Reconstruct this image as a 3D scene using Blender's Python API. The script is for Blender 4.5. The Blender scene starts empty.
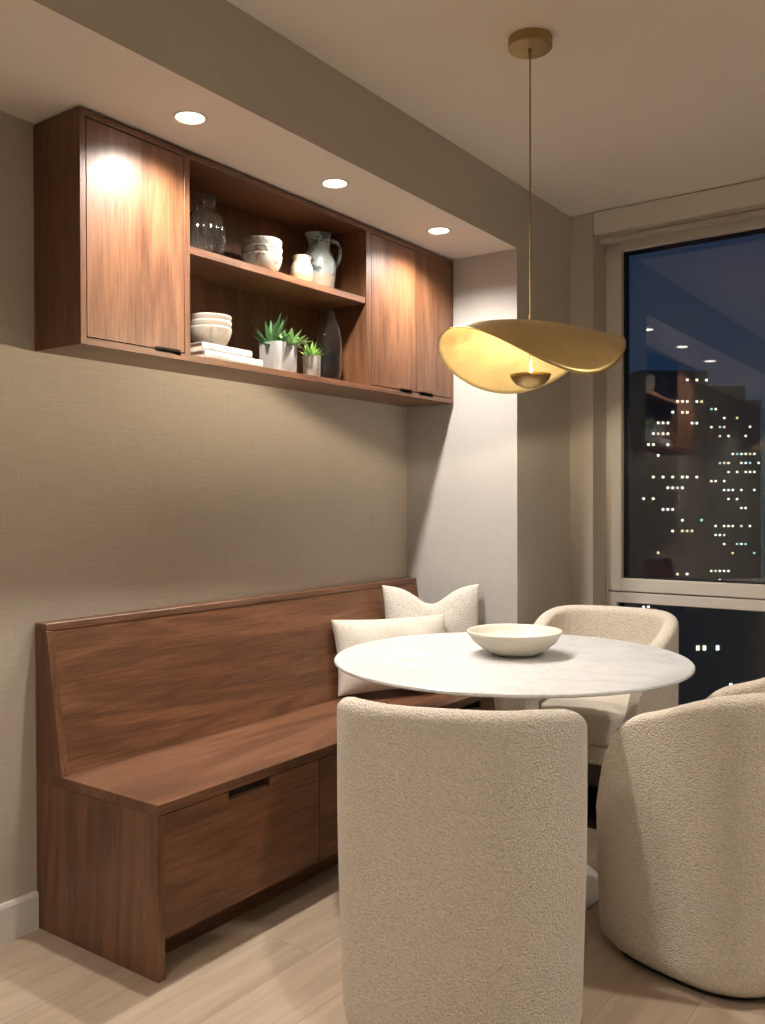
import bpy, bmesh, math, random
from math import pi, sin, cos, sqrt, radians, exp
from mathutils import Vector, Matrix
random.seed(7)
S = bpy.context.scene
COL = S.collection

# ------------------------------------------------------------------ node helpers
def new_mat(name):
    m = bpy.data.materials.new(name); m.use_nodes = True
    nt = m.node_tree; b = nt.nodes['Principled BSDF']
    return m, nt, b

def N(nt, kind, **kw):
    n = nt.nodes.new(kind)
    for k, v in kw.items():
        if k.startswith('_'): setattr(n, k[1:], v)
        else: n.inputs[k.replace('_', ' ')].default_value = v
    return n

def ramp(nt, fac, stops):
    r = nt.nodes.new('ShaderNodeValToRGB')
    e = r.color_ramp.elements
    while len(e) < len(stops): e.new(0.5)
    for i, (p, c) in enumerate(stops):
        e[i].position = p; e[i].color = (c[0], c[1], c[2], 1)
    nt.links.new(fac, r.inputs[0]); return r.outputs[0]

def mapping(nt, scale=(1, 1, 1), rnd=False):
    tc = nt.nodes.new('ShaderNodeTexCoord')
    mp = nt.nodes.new('ShaderNodeMapping'); mp.inputs['Scale'].default_value = scale
    nt.links.new(tc.outputs['Object'], mp.inputs['Vector'])
    if rnd:
        oi = nt.nodes.new('ShaderNodeObjectInfo')
        mu = nt.nodes.new('ShaderNodeMath'); mu.operation = 'MULTIPLY'; mu.inputs[1].default_value = 37.0
        nt.links.new(oi.outputs['Random'], mu.inputs[0])
        cx = nt.nodes.new('ShaderNodeCombineXYZ')
        for k in range(3): nt.links.new(mu.outputs[0], cx.inputs[k])
        nt.links.new(cx.outputs[0], mp.inputs['Location'])
    return mp.outputs[0]

def noise(nt, vec, scale, detail=4, rough=0.55, dist=0.0):
    n = nt.nodes.new('ShaderNodeTexNoise')
    n.inputs['Scale'].default_value = scale; n.inputs['Detail'].default_value = detail
    n.inputs['Roughness'].default_value = rough; n.inputs['Distortion'].default_value = dist
    nt.links.new(vec, n.inputs['Vector']); return n

def mixc(nt, fac, a, b, mode='MIX'):
    m = nt.nodes.new('ShaderNodeMix'); m.data_type = 'RGBA'; m.blend_type = mode
    for i, v in ((0, fac), (6, a), (7, b)):
        if isinstance(v, (int, float)): m.inputs[i].default_value = v
        elif isinstance(v, tuple): m.inputs[i].default_value = (v[0], v[1], v[2], 1)
        else: nt.links.new(v, m.inputs[i])
    return m.outputs[2]

def bump(nt, b, height, strength, dist):
    n = nt.nodes.new('ShaderNodeBump'); n.inputs['Strength'].default_value = strength
    n.inputs['Distance'].default_value = dist
    nt.links.new(height, n.inputs['Height']); nt.links.new(n.outputs[0], b.inputs['Normal'])

def plain(name, col, rough=0.5, metal=0.0, spec=0.5):
    m, nt, b = new_mat(name)
    b.inputs['Base Color'].default_value = (*col, 1); b.inputs['Roughness'].default_value = rough
    b.inputs['Metallic'].default_value = metal; b.inputs['Specular IOR Level'].default_value = spec
    return m

def wood(name, axis, dark, mid, light, rough=0.40, fig=1.0):
    """walnut with the grain along one local axis"""
    m, nt, b = new_mat(name)
    st = {'x': (0.10, 1, 1), 'y': (1, 0.10, 1), 'z': (1, 1, 0.10)}[axis]
    v = mapping(nt, st, True)
    big = noise(nt, v, 8.5, 5, 0.55, 0.8)             # cathedral figure
    rings = nt.nodes.new('ShaderNodeMath'); rings.operation = 'MULTIPLY'; rings.inputs[1].default_value = 7.0 * fig
    nt.links.new(big.outputs['Fac'], rings.inputs[0])
    fr = nt.nodes.new('ShaderNodeMath'); fr.operation = 'PINGPONG'; fr.inputs[1].default_value = 1.0
    nt.links.new(rings.outputs[0], fr.inputs[0])
    mid_n = noise(nt, v, 62.0, 7, 0.72, 0.5)
    st2 = tuple(s * (0.2 if s < 0.5 else 1.0) for s in st)
    v2 = mapping(nt, st2, True)
    fine = noise(nt, v2, 260.0, 2, 0.6, 0.0)
    add = nt.nodes.new('ShaderNodeMath'); add.operation = 'MULTIPLY_ADD'; add.inputs[1].default_value = 0.34
    nt.links.new(fr.outputs[0], add.inputs[0])
    sc = nt.nodes.new('ShaderNodeMath'); sc.operation = 'MULTIPLY'; sc.inputs[1].default_value = 0.70
    nt.links.new(mid_n.outputs['Fac'], sc.inputs[0]); nt.links.new(sc.outputs[0], add.inputs[2])
    c = ramp(nt, add.outputs[0], [(0.22, dark), (0.5, mid), (0.8, light)])
    pores = ramp(nt, fine.outputs['Fac'], [(0.36, (0.55, 0.50, 0.46)), (0.52, (1, 1, 1))])
    c = mixc(nt, 0.8, c, pores, 'MULTIPLY')
    nt.links.new(c, b.inputs['Base Color'])
    b.inputs['Roughness'].default_value = rough
    b.inputs['Specular IOR Level'].default_value = 0.5
    b.inputs['Coat Weight'].default_value = 0.3; b.inputs['Coat Roughness'].default_value = 0.45
    bump(nt, b, fine.outputs['Fac'], 0.12, 0.0006)
    return m

DK, MD, LT = (0.078, 0.033, 0.015), (0.158, 0.065, 0.029), (0.226, 0.104, 0.051)
M = {}
for ax in 'xyz': M['wood_' + ax] = wood('walnut_grain_' + ax, ax, DK, MD, LT)
M['dark_gap'] = plain('dark_recess', (0.012, 0.007, 0.005), 0.7)  # near-black; for gaps and finger slots the shade is in the colour

def wallpaper(name, base, vary, amt):
    m, nt, b = new_mat(name)
    v = mapping(nt, (1, 0.035, 1)); h = noise(nt, v, 190, 4, 0.7)
    v2 = mapping(nt, (1, 1, 0.06)); w = noise(nt, v2, 120, 3, 0.6)
    v4 = mapping(nt, (0.035, 1, 1)); hx = noise(nt, v4, 190, 4, 0.7)
    v3 = mapping(nt); blot = noise(nt, v3, 1.7, 3, 0.5)
    mx = nt.nodes.new('ShaderNodeMix'); mx.inputs[0].default_value = 0.35
    nt.links.new(h.outputs['Fac'], mx.inputs[2]); nt.links.new(w.outputs['Fac'], mx.inputs[3])
    mx2 = nt.nodes.new('ShaderNodeMix'); mx2.inputs[0].default_value = 0.25
    nt.links.new(mx.outputs[0], mx2.inputs[2]); nt.links.new(hx.outputs['Fac'], mx2.inputs[3])
    c = ramp(nt, mx2.outputs[0], [(0.30, tuple(x * (1 - amt) for x in base)), (0.70, vary)])
    nt.links.new(c, b.inputs['Base Color'])
    b.inputs['Roughness'].default_value = 0.85; b.inputs['Specular IOR Level'].default_value = 0.2
    bump(nt, b, mx2.outputs[0], 0.25, 0.0012)
    return m
M['wallpaper'] = wallpaper('linen_wallpaper', (0.505, 0.445, 0.372), (0.590, 0.523, 0.440), 0.14)
M['wallpale'] = wallpaper('pale_wallpaper', (0.45, 0.425, 0.40), (0.51, 0.487, 0.462), 0.08)
M['bulk'] = wallpaper('bulkhead_paint', (0.53, 0.475, 0.405), (0.58, 0.525, 0.455), 0.05)
M['ceil'] = plain('ceiling_paint', (0.87, 0.82, 0.765), 0.9, 0, 0.2)
M['base'] = plain('baseboard_paint', (0.74, 0.70, 0.65), 0.5)
M['frame'] = plain('window_frame_paint', (0.72, 0.67, 0.60), 0.45)
M['gasket'] = plain('rubber_gasket', (0.01, 0.01, 0.012), 0.6)
M['blind'] = plain('blind_fabric', (0.52, 0.47, 0.41), 0.8)

M['cool'] = plain('cool_grey_paint', (0.30, 0.35, 0.36), 0.8)
def oak_floor():
    m, nt, b = new_mat('oak_planks')
    tc = nt.nodes.new('ShaderNodeTexCoord')
    mp = nt.nodes.new('ShaderNodeMapping'); mp.inputs['Rotation'].default_value = (0, 0, radians(90))
    nt.links.new(tc.outputs['Object'], mp.inputs[0])
    br = nt.nodes.new('ShaderNodeTexBrick')
    br.offset = 0.37; br.squash = 1
    for k, v in (('Scale', 1.0), ('Mortar Size', 0.0012), ('Brick Width', 1.9), ('Row Height', 0.19), ('Mortar Smooth', 0.1), ('Bias', 0.0)):
        br.inputs[k].default_value = v
    br.inputs['Color1'].default_value = (0.0, 0, 0, 1); br.inputs['Color2'].default_value = (1, 1, 1, 1)
    br.inputs['Mortar'].default_value = (0.5, 0.5, 0.5, 1)
    nt.links.new(mp.outputs[0], br.inputs[0])
    v = mapping(nt, (1, 0.08, 1))
    addv = nt.nodes.new('ShaderNodeVectorMath'); addv.operation = 'ADD'
    sc = nt.nodes.new('ShaderNodeVectorMath'); sc.operation = 'SCALE'; sc.inputs['Scale'].default_value = 9.0
    nt.links.new(br.outputs['Color'], sc.inputs[0]); nt.links.new(v, addv.inputs[0]); nt.links.new(sc.outputs[0], addv.inputs[1])
    g = noise(nt, addv.outputs[0], 22, 5, 0.6, 0.5)
    f = noise(nt, addv.outputs[0], 120, 2, 0.6)
    c = ramp(nt, g.outputs['Fac'], [(0.28, (0.375, 0.285, 0.205)), (0.55, (0.475, 0.375, 0.280)), (0.8, (0.545, 0.440, 0.340))])
    tone = ramp(nt, br.outputs['Color'], [(0.0, (0.93, 0.925, 0.92)), (1.0, (1.04, 1.035, 1.03))])
    c = mixc(nt, 1.0, c, tone, 'MULTIPLY')
    c = mixc(nt, br.outputs['Fac'], c, (0.30, 0.235, 0.175))
    nt.links.new(c, b.inputs['Base Color']); b.inputs['Roughness'].default_value = 0.42
    bump(nt, b, f.outputs['Fac'], 0.06, 0.001)
    return m
M['floor'] = oak_floor()

def boucle(name, col, cell, strength, dist):
    m, nt, b = new_mat(name)
    v = mapping(nt)
    w = noise(nt, v, cell * 0.45, 3, 0.6)
    vo = nt.nodes.new('ShaderNodeTexVoronoi'); vo.inputs['Scale'].default_value = cell; vo.inputs['Randomness'].default_value = 1.0
    add = nt.nodes.new('ShaderNodeVectorMath'); add.operation = 'MULTIPLY_ADD'
    add.inputs[1].default_value = (0.004, 0.004, 0.004)
    nt.links.new(w.outputs['Color'], add.inputs[0]); nt.links.new(v, add.inputs[2]); nt.links.new(add.outputs[0], vo.inputs['Vector'])
    mix = nt.nodes.new('ShaderNodeMix'); mix.inputs[0].default_value = 0.45
    nt.links.new(vo.outputs['Distance'], mix.inputs[2]); nt.links.new(w.outputs['Fac'], mix.inputs[3])
    c = ramp(nt, mix.outputs[0], [(0.18, tuple(x * 1.06 for x in col)), (0.65, tuple(x * 0.80 for x in col))])
    nt.links.new(c, b.inputs['Base Color'])
    b.inputs['Roughness'].default_value = 0.95; b.inputs['Specular IOR Level'].default_value = 0.1
    b.inputs['Sheen Weight'].default_value = 0.25; b.inputs['Sheen Roughness'].default_value = 0.5
    inv = nt.nodes.new('ShaderNodeMath'); inv.operation = 'SUBTRACT'; inv.inputs[0].default_value = 1.0
    nt.links.new(mix.outputs[0], inv.inputs[1])
    bump(nt, b, inv.outputs[0], strength, dist)
    return m
M['boucle'] = boucle('cream_boucle', (0.84, 0.76, 0.645), 200, 0.95, 0.006)
M['cushion'] = boucle('cream_seat_fabric', (0.80, 0.74, 0.64), 300, 0.5, 0.003)
M['pillow_b'] = boucle('ivory_boucle', (0.72, 0.67, 0.60), 150, 0.8, 0.005)
M['pillow_f'] = boucle('ivory_weave', (0.74, 0.69, 0.60), 240, 0.6, 0.003)

def marble():
    m, nt, b = new_mat('white_marble')
    v = mapping(nt, (1, 1.6, 1))
    n1 = noise(nt, v, 2.2, 6, 0.6, 1.6)
    s = nt.nodes.new('ShaderNodeMath'); s.operation = 'SUBTRACT'; s.inputs[1].default_value = 0.5
    nt.links.new(n1.outputs['Fac'], s.inputs[0])
    a = nt.nodes.new('ShaderNodeMath'); a.operation = 'ABSOLUTE'; nt.links.new(s.outputs[0], a.inputs[0])
    veins = ramp(nt, a.outputs[0], [(0.0, (0.62, 0.63, 0.64)), (0.010, (0.71, 0.71, 0.71)), (0.06, (0.735, 0.745, 0.745))])
    n2 = noise(nt, v, 3.5, 4, 0.6, 0.8)
    cloud = ramp(nt, n2.outputs['Fac'], [(0.3, (0.90, 0.91, 0.925)), (0.65, (1, 1, 1))])
    c = mixc(nt, 1.0, veins, cloud, 'MULTIPLY')
    nt.links.new(c, b.inputs['Base Color']); b.inputs['Roughness'].default_value = 0.22
    return m
M['marble'] = marble()
M['white_satin'] = plain('white_satin', (0.72, 0.69, 0.65), 0.35)

def brass(name, col, rough, mott):
    m, nt, b = new_mat(name)
    v = mapping(nt, (1, 1, 1)); n1 = noise(nt, v, 14, 5, 0.65, 0.6)
    v2 = mapping(nt, (1, 14, 14)); n2 = noise(nt, v2, 60, 2, 0.5)
    c = ramp(nt, n1.outputs['Fac'], [(0.3, tuple(x * (1 - mott) for x in col)), (0.7, col)])
    nt.links.new(c, b.inputs['Base Color']); b.inputs['Metallic'].default_value = 1
    r = nt.nodes.new('ShaderNodeMapRange'); r.inputs[3].default_value = rough - 0.06; r.inputs[4].default_value = rough + 0.1
    nt.links.new(n1.outputs['Fac'], r.inputs[0]); nt.links.new(r.outputs[0], b.inputs['Roughness'])
    hm = nt.nodes.new('ShaderNodeMath'); hm.operation = 'MULTIPLY_ADD'; hm.inputs[1].default_value = 6.0
    nt.links.new(n1.outputs['Fac'], hm.inputs[0]); nt.links.new(n2.outputs['Fac'], hm.inputs[2])
    bump(nt, b, hm.outputs[0], 0.16, 0.0008)
    return m
M['brass'] = brass('brushed_brass', (0.63, 0.465, 0.20), 0.36, 0.18)
M['brass_dark'] = brass('aged_brass', (0.42, 0.30, 0.13), 0.34, 0.25)

def glass(name, col=(1, 1, 1), ior=1.45, rough=0.0, tr=1.0):
    m, nt, b = new_mat(name)
    b.inputs['Base Color'].default_value = (*col, 1); b.inputs['Transmission Weight'].default_value = 1
    b.inputs['Transmission Weight'].default_value = tr
    b.inputs['IOR'].default_value = ior; b.inputs['Roughness'].default_value = rough
    return m
M['glass'] = glass('clear_glass', (0.86, 0.90, 0.89), 1.45, 0.0, 0.99)
M['smoke'] = glass('grey_tinted_glass', (0.80, 0.79, 0.79), 1.45, 0.0, 0.994)
M['pane'] = glass('window_glass', (0.96, 0.99, 1.0), 1.52)

def emit(name, col, s):
    m, nt, b = new_mat(name)
    b.inputs['Base Color'].default_value = (*col, 1)
    b.inputs['Emission Color'].default_value = (*col, 1); b.inputs['Emission Strength'].default_value = s
    return m
M['lens'] = emit('downlight_lens', (1.0, 0.90, 0.78), 14.0)
M['bulb'] = emit('warm_bulb', (1.0, 0.82, 0.58), 90.0)
M['trimwhite'] = plain('downlight_trim', (0.80, 0.77, 0.73), 0.5)

def ceramic(name, base, spot, scale, lo, hi, rough=0.45, bands=None):
    m, nt, b = new_mat(name)
    v = mapping(nt, (1, 1, 1), True); n1 = noise(nt, v, scale, 4, 0.6, 0.8)
    c = ramp(nt, n1.outputs['Fac'], [(lo, base), (hi, spot)])
    if bands:
        tc = nt.nodes.new('ShaderNodeTexCoord'); sx = nt.nodes.new('ShaderNodeSeparateXYZ')
        nt.links.new(tc.outputs['Object'], sx.inputs[0])
        nz = noise(nt, v, 18, 2, 0.5)
        ad = nt.nodes.new('ShaderNodeMath'); ad.operation = 'MULTIPLY_ADD'; ad.inputs[1].default_value = 0.012
        nt.links.new(nz.outputs['Fac'], ad.inputs[0]); nt.links.new(sx.outputs[2], ad.inputs[2])
        mr = nt.nodes.new('ShaderNodeMapRange'); mr.inputs[1].default_value = bands[0]; mr.inputs[2].default_value = bands[1]
        nt.links.new(ad.outputs[0], mr.inputs[0])
        c = mixc(nt, mr.outputs[0], bands[2], c)
    nt.links.new(c, b.inputs['Base Color']); b.inputs['Roughness'].default_value = rough
    return m
M['speckle'] = ceramic('speckled_glaze', (0.33, 0.33, 0.295), (0.13, 0.105, 0.08), 34, 0.52, 0.60)
M['speckle_tan'] = ceramic('speckled_glaze_tan_foot', (0.33, 0.32, 0.285), (0.20, 0.155, 0.11), 30, 0.52, 0.62, 0.45, (0.030, 0.042, (0.50, 0.36, 0.25)))
M['stoneware'] = ceramic('beige_stoneware', (0.36, 0.32, 0.265), (0.22, 0.175, 0.13), 16, 0.56, 0.72, 0.6)
M['jarlet'] = ceramic('cream_glaze', (0.37, 0.32, 0.225), (0.30, 0.24, 0.15), 20, 0.5, 0.75, 0.35, (0.040, 0.048, (0.38, 0.25, 0.13)))
M['pitcher'] = ceramic('grey_blue_glaze', (0.245, 0.27, 0.262), (0.05, 0.065, 0.07), 15, 0.53, 0.59, 0.3, (0.060, 0.075, (0.30, 0.245, 0.185)))
M['bowl'] = plain('cream_ceramic', (0.74, 0.69, 0.59), 0.42)
M['pot'] = plain('white_glazed_pot', (0.45, 0.445, 0.435), 0.4)
M['pot_tan'] = plain('unglazed_clay', (0.45, 0.31, 0.20), 0.7)
M['pot_small'] = ceramic('marbled_pot', (0.70, 0.68, 0.64), (0.42, 0.38, 0.34), 30, 0.5, 0.7, 0.5)
M['soil'] = plain('soil', (0.03, 0.02, 0.012), 0.95)
def leafm(name, a, b_):
    m, nt, b = new_mat(name); v = mapping(nt); n1 = noise(nt, v, 30, 3)
    nt.links.new(ramp(nt, n1.outputs['Fac'], [(0.3, a), (0.7, b_)]), b.inputs['Base Color'])
    b.inputs['Roughness'].default_value = 0.4; return m
M['leaf_d'] = leafm('aloe_green', (0.035, 0.11, 0.04), (0.09, 0.22, 0.07))
M['leaf_l'] = leafm('rosette_green', (0.17, 0.34, 0.12), (0.38, 0.52, 0.24))
M['leaf_y'] = leafm('bright_green', (0.19, 0.40, 0.08), (0.38, 0.58, 0.17))
M['cover'] = plain('white_book_cover', (0.44, 0.43, 0.415), 0.5)
M['pages'] = plain('book_pages', (0.62, 0.54, 0.43), 0.8)
M['ink'] = plain('grey_print', (0.25, 0.24, 0.24), 0.6)

# ------------------------------------------------------------------ object helpers
def link(o, parent=None):
    COL.objects.link(o)
    if parent is not None: o.parent = parent
    return o

def root_offset(p):
    v = Vector((0, 0, 0))
    while p is not None: v += Vector(p.location); p = p.parent
    return v

def mesh_obj(name, bm, mat, parent=None, smooth=False, world=True, angle=None):
    """one mesh object; with world=True the shape is given in world coordinates"""
    if world and parent is not None:
        bmesh.ops.translate(bm, vec=-root_offset(parent), verts=bm.verts)
    me = bpy.data.meshes.new(name); bm.normal_update()
    bm.to_mesh(me); bm.free()
    mats = mat if isinstance(mat, (list, tuple)) else [mat]
    for q in mats: me.materials.append(q)
    if smooth:
        for p in me.polygons: p.use_smooth = True
        if angle is not None: me.set_sharp_from_angle(angle=radians(angle))
    return link(bpy.data.objects.new(name, me), parent)

def thing(name, label, cat, loc=(0, 0, 0), rz=0.0, group=None):
    o = bpy.data.objects.new(name, None); o.location = loc; o.rotation_euler = (0, 0, rz)
    o.empty_display_size = 0.05
    link(o); o['label'] = label; o['category'] = cat
    if group: o['group'] = group
    return o

def tag(o, label, cat, group=None):
    o['label'] = label; o['category'] = cat
    if group: o['group'] = group
    return o

def place(o, loc):
    """give a single-mesh thing built in world coordinates an origin at its base"""
    o.data.transform(Matrix.Translation(-Vector(loc))); o.location = loc; return o

def structure(o): o['kind'] = 'structure'; return o

def merge(bm, t):
    me = bpy.data.meshes.new('tmp'); t.to_mesh(me); t.free(); bm.from_mesh(me); bpy.data.meshes.remove(me)

def box(bm, x0, x1, y0, y1, z0, z1, bev=0.0, seg=1):
    t = bmesh.new(); bmesh.ops.create_cube(t, size=1)
    bmesh.ops.scale(t, vec=(x1 - x0, y1 - y0, z1 - z0), verts=t.verts)
    bmesh.ops.translate(t, vec=((x0 + x1) / 2, (y0 + y1) / 2, (z0 + z1) / 2), verts=t.verts)
    if bev: bmesh.ops.bevel(t, geom=t.edges[:], offset=bev, segments=seg, affect='EDGES', profile=0.5)
    merge(bm, t); return bm

def prism(bm, poly, axis, a, b, bev=0.0):
    """extrude a polygon given in the two other axes along axis"""
    t = bmesh.new()
    def P(p, w): return {'x': (w, p[0], p[1]), 'y': (p[0], w, p[1]), 'z': (p[0], p[1], w)}[axis]
    A = [t.verts.new(P(p, a)) for p in poly]; B = [t.verts.new(P(p, b)) for p in poly]
    t.faces.new(A); t.faces.new(B[::-1]); n = len(poly)
    for i in range(n): t.faces.new((A[i], B[i], B[(i + 1) % n], A[(i + 1) % n]))
    bmesh.ops.recalc_face_normals(t, faces=t.faces)
    if bev: bmesh.ops.bevel(t, geom=t.edges[:], offset=bev, segments=1, affect='EDGES')
    merge(bm, t); return bm

def lathe(bm, prof, c=(0, 0, 0), seg=48, lobes=0, lobe_amt=0.0, lobe_rng=None):
    """revolve (r, z) points; r = 0 closes to a pole"""
    t = bmesh.new(); rings = []
    for r, z in prof:
        if r <= 1e-6: rings.append([t.verts.new((c[0], c[1], c[2] + z))]); continue
        ring = []
        for i in range(seg):
            a = 2 * pi * i / seg; rr = r
            if lobes and lobe_rng[0] < z < lobe_rng[1]:
                w = sin(pi * (z - lobe_rng[0]) / (lobe_rng[1] - lobe_rng[0]))
                rr = r * (1 - lobe_amt * w * (1 - abs(sin(lobes * a / 2))))
            ring.append(t.verts.new((c[0] + rr * cos(a), c[1] + rr * sin(a), c[2] + z)))
        rings.append(ring)
    for A, B in zip(rings, rings[1:]):
        if len(A) == 1 and len(B) == 1: continue
        for i in range(seg):
            j = (i + 1) % seg
            if len(A) == 1: t.faces.new((A[0], B[j], B[i]))
            elif len(B) == 1: t.faces.new((A[i], A[j], B[0]))
            else: t.faces.new((A[i], A[j], B[j], B[i]))
    bmesh.ops.recalc_face_normals(t, faces=t.faces)
    merge(bm, t); return bm

def tube(bm, pts, rad, seg=10):
    t = bmesh.new(); rings = []; pts = [Vector(p) for p in pts]
    for i, p in enumerate(pts):
        d = (pts[min(i + 1, len(pts) - 1)] - pts[max(i - 1, 0)]).normalized()
        u = d.orthogonal().normalized() if i == 0 else (u0 - d * u0.dot(d)).normalized()
        u0 = u; w = d.cross(u); r = rad[i] if isinstance(rad, (list, tuple)) else rad
        rings.append([t.verts.new(p + (u * cos(2 * pi * k / seg) + w * sin(2 * pi * k / seg)) * r) for k in range(seg)])
    for A, B in zip(rings, rings[1:]):
        for k in range(seg): t.faces.new((A[k], A[(k + 1) % seg], B[(k + 1) % seg], B[k]))
    t.faces.new(rings[0][::-1]); t.faces.new(rings[-1])
    bmesh.ops.recalc_face_normals(t, faces=t.faces)
    merge(bm, t); return bm

B = bmesh.new
TILT = 0.0098           # ceiling and soffit fall very slightly towards the window
def fall(y, y0): return TILT * (y0 - y)
def tip(bm, zmin, y0, k=1.0):
    for v in bm.verts:
        if v.co.z > zmin: v.co.z += k * fall(v.co.y, y0)
    return bm

# ------------------------------------------------------------------ the room
YE, YW, ZS, ZC, XA = 3.490, 4.040, 2.345, 2.620, 0.575
RX, RY = 4.7, -2.8
structure(mesh_obj('floor', box(B(), -0.12, RX + 0.1, RY - 0.1, 4.34, -0.1, 0.0), M['floor']))
structure(mesh_obj('ceiling', tip(box(B(), -0.12, RX + 0.1, RY - 0.1, 4.34, ZC, ZC + 0.1), 1, YW, 0.6), M['ceil']))
structure(mesh_obj('wall_left', box(B(), -0.12, 0.0, RY, YE, 0.0, ZC + 0.09), M['wallpaper']))
structure(mesh_obj('wall_right', box(B(), RX, RX + 0.1, RY, 4.34, 0.0, ZC + 0.09), M['cool']))
structure(mesh_obj('wall_back', box(B(), -0.12, RX + 0.1, RY - 0.1, RY, 0.0, ZC + 0.09), M['cool']))
# lowered soffit over the alcove: paint below, wall colour on its face
bm = tip(box(B(), 0.0, XA, RY, YE, ZS, ZC + 0.05), 1, YE)
for f in bm.faces: f.material_index = 1 if f.normal.z < -0.5 else 0
structure(mesh_obj('ceiling_soffit', bm, [M['bulk'], M['ceil']]))
# the column that ends the alcove
bm = box(B(), -0.12, XA, YE, YW, 0.0, ZC + 0.09)
for f in bm.faces: f.material_index = 1 if f.normal.y < -0.5 else 0
structure(mesh_obj('wall_alcove_end', bm, [M['bulk'], M['wallpale']]))
# window wall around the opening (opening x .691 .. 3.40, z 0.10 .. 2.62)
XL, XR, YF = 0.691, 3.40, 4.20
bm = B()
box(bm, -0.12, XL, YW, 4.34, 0, ZC - 0.004); box(bm, XR, RX, YW, 4.34, 0, ZC - 0.004); box(bm, XL, XR, YW, 4.34, 0, 0.08)
structure(mesh_obj('wall_window', bm, M['bulk']))
# skirting
prof = [(0.0, 0.0), (0.016, 0.0), (0.016, 0.100), (0.012, 0.110), (0.0, 0.110)]
structure(mesh_obj('baseboard_left', prism(B(), prof, 'y', RY, 1.541), M['base']))
# ---- windows
GT = -0.95
def window(idx, x0, x1, z0, z1, fl, ft, fb, hinges):
    w = bpy.data.objects.new('window_%d' % idx, None); w.location = (x0, YF, z0); link(w); structure(w)
    bm = B(); fy0, fy1 = YF, 4.300
    box(bm, x0, x0 + fl, fy0, fy1, z0, z1, 0.003); box(bm, x1 - fl, x1, fy0, fy1, z0, z1, 0.003)
    box(bm, x0 + fl, x1 - fl, fy0, fy1, z1 - ft, z1, 0.003); box(bm, x0 + fl, x1 - fl, fy0, fy1, z0, z0 + fb, 0.003)
    structure(mesh_obj('window_frame', bm, M['frame'], w))
    bm = B(); g = 0.006; a, b, c, d = x0 + fl, x1 - fl, z0 + fb, z1 - ft
    box(bm, a, a + g, 4.232, 4.295, c, d); box(bm, b - g, b, 4.232, 4.295, c, d)
    box(bm, a, b, 4.232, 4.295, d - g, d); box(bm, a, b, 4.232, 4.295, c, c + g)
    structure(mesh_obj('gasket', bm, M['gasket'], w))
    for k, y in enumerate((4.243, 4.262)):
        bm = box(B(), a + 0.001, b - 0.001, y, y + 0.004, c + 0.001, d - 0.001)
        bmesh.ops.rotate(bm, cent=((a + b) / 2, y, (c + d) / 2), matrix=Matrix.Rotation(radians(-0.70 + 0.22 * k), 3, 'Z') @ Matrix.Rotation(radians(GT + 0.10 * k), 3, 'X'), verts=bm.verts)
        structure(mesh_obj('window_glass', bm, M['pane'], w))
    for hz in hinges:
        bm = B(); tube(bm, [(x0 + 0.006, YF - 0.008, hz - 0.03), (x0 + 0.006, YF - 0.008, hz + 0.03)], 0.007, 10)
        box(bm, x0 + 0.002, x0 + 0.03, YF - 0.004, YF, hz - 0.022, hz + 0.022, 0.001)
        structure(mesh_obj('hinge', bm, M['frame'], w, True, True, 40))
    return w
window(1, XL, 2.05, 0.820, 2.512, 0.077, 0.050, 0.062, (0.845, 2.42))
window(2, XL, 2.05, 0.080, 0.814, 0.056, 0.050, 0.050, ())
window(3, 2.06, XR, 0.820, 2.512, 0.077, 0.050, 0.062, (0.845, 2.42))
window(4, 2.06, XR, 0.080, 0.814, 0.056, 0.050, 0.050, ())
structure(mesh_obj('trim_1', box(B(), XL, XR, YF, 4.30, 2.512, ZC - 0.004), M['frame']))
# roller blind tucked under the ceiling
t = thing('roller_blind', 'beige roller blind rolled up in a box valance above the night window', 'blind', (1.9, 4.09, 2.61))
mesh_obj('valance', box(B(), XL + 0.004, XR - 0.004, 4.036, 4.060, 2.512, 2.6155, 0.002), M['frame'], t)
bm = B(); box(bm, XL + 0.004, XR - 0.004, 4.060, 4.190, 2.598, 2.6155); box(bm, XL + 0.004, XL + 0.012, 4.060, 4.190, 2.49, 2.598); box(bm, XR - 0.012, XR - 0.004, 4.060, 4.190, 2.49, 2.598)
mesh_obj('housing', bm, M['frame'], t)
mesh_obj('fabric_roll', tube(B(), [(XL + 0.013, 4.125, 2.535), (XR - 0.013, 4.125, 2.535)], 0.052, 24), M['blind'], t, True, True, 40)
mesh_obj('bottom_rail', box(B(), XL + 0.018, XR - 0.018, 4.075, 4.090, 2.478, 2.500, 0.004, 2), M['blind'], t)

# ------------------------------------------------------------------ wall cabinet
CY0, CY1, CX, CB, CT = 1.548, 3.486, 0.240, 1.697, 2.338
tk = 0.020
cab = thing('wall_cabinet', 'walnut wall cabinet with doors and an open niche, above the bench', 'cabinet', (0.0, 2.517, CB))
for a, b in ((CY0, CY0 + tk), (CY1 - tk, CY1)):
    mesh_obj('side_panel', box(B(), 0.001, CX, a, b, CB, CT, 0.001), M['wood_z'], cab)
NL0, NL1, NR0, NR1 = 1.924, 1.946, 2.847, 2.879
for a, b in ((NL0, NL1), (NR0, NR1)):
    mesh_obj('divider', box(B(), 0.012, CX, a, b, CB + tk, CT - tk, 0.001), M['wood_z'], cab)
mesh_obj('top_board', box(B(), 0.001, CX, CY0 + tk, CY1 - tk, CT - tk, CT, 0.001), M['wood_y'], cab)
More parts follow.
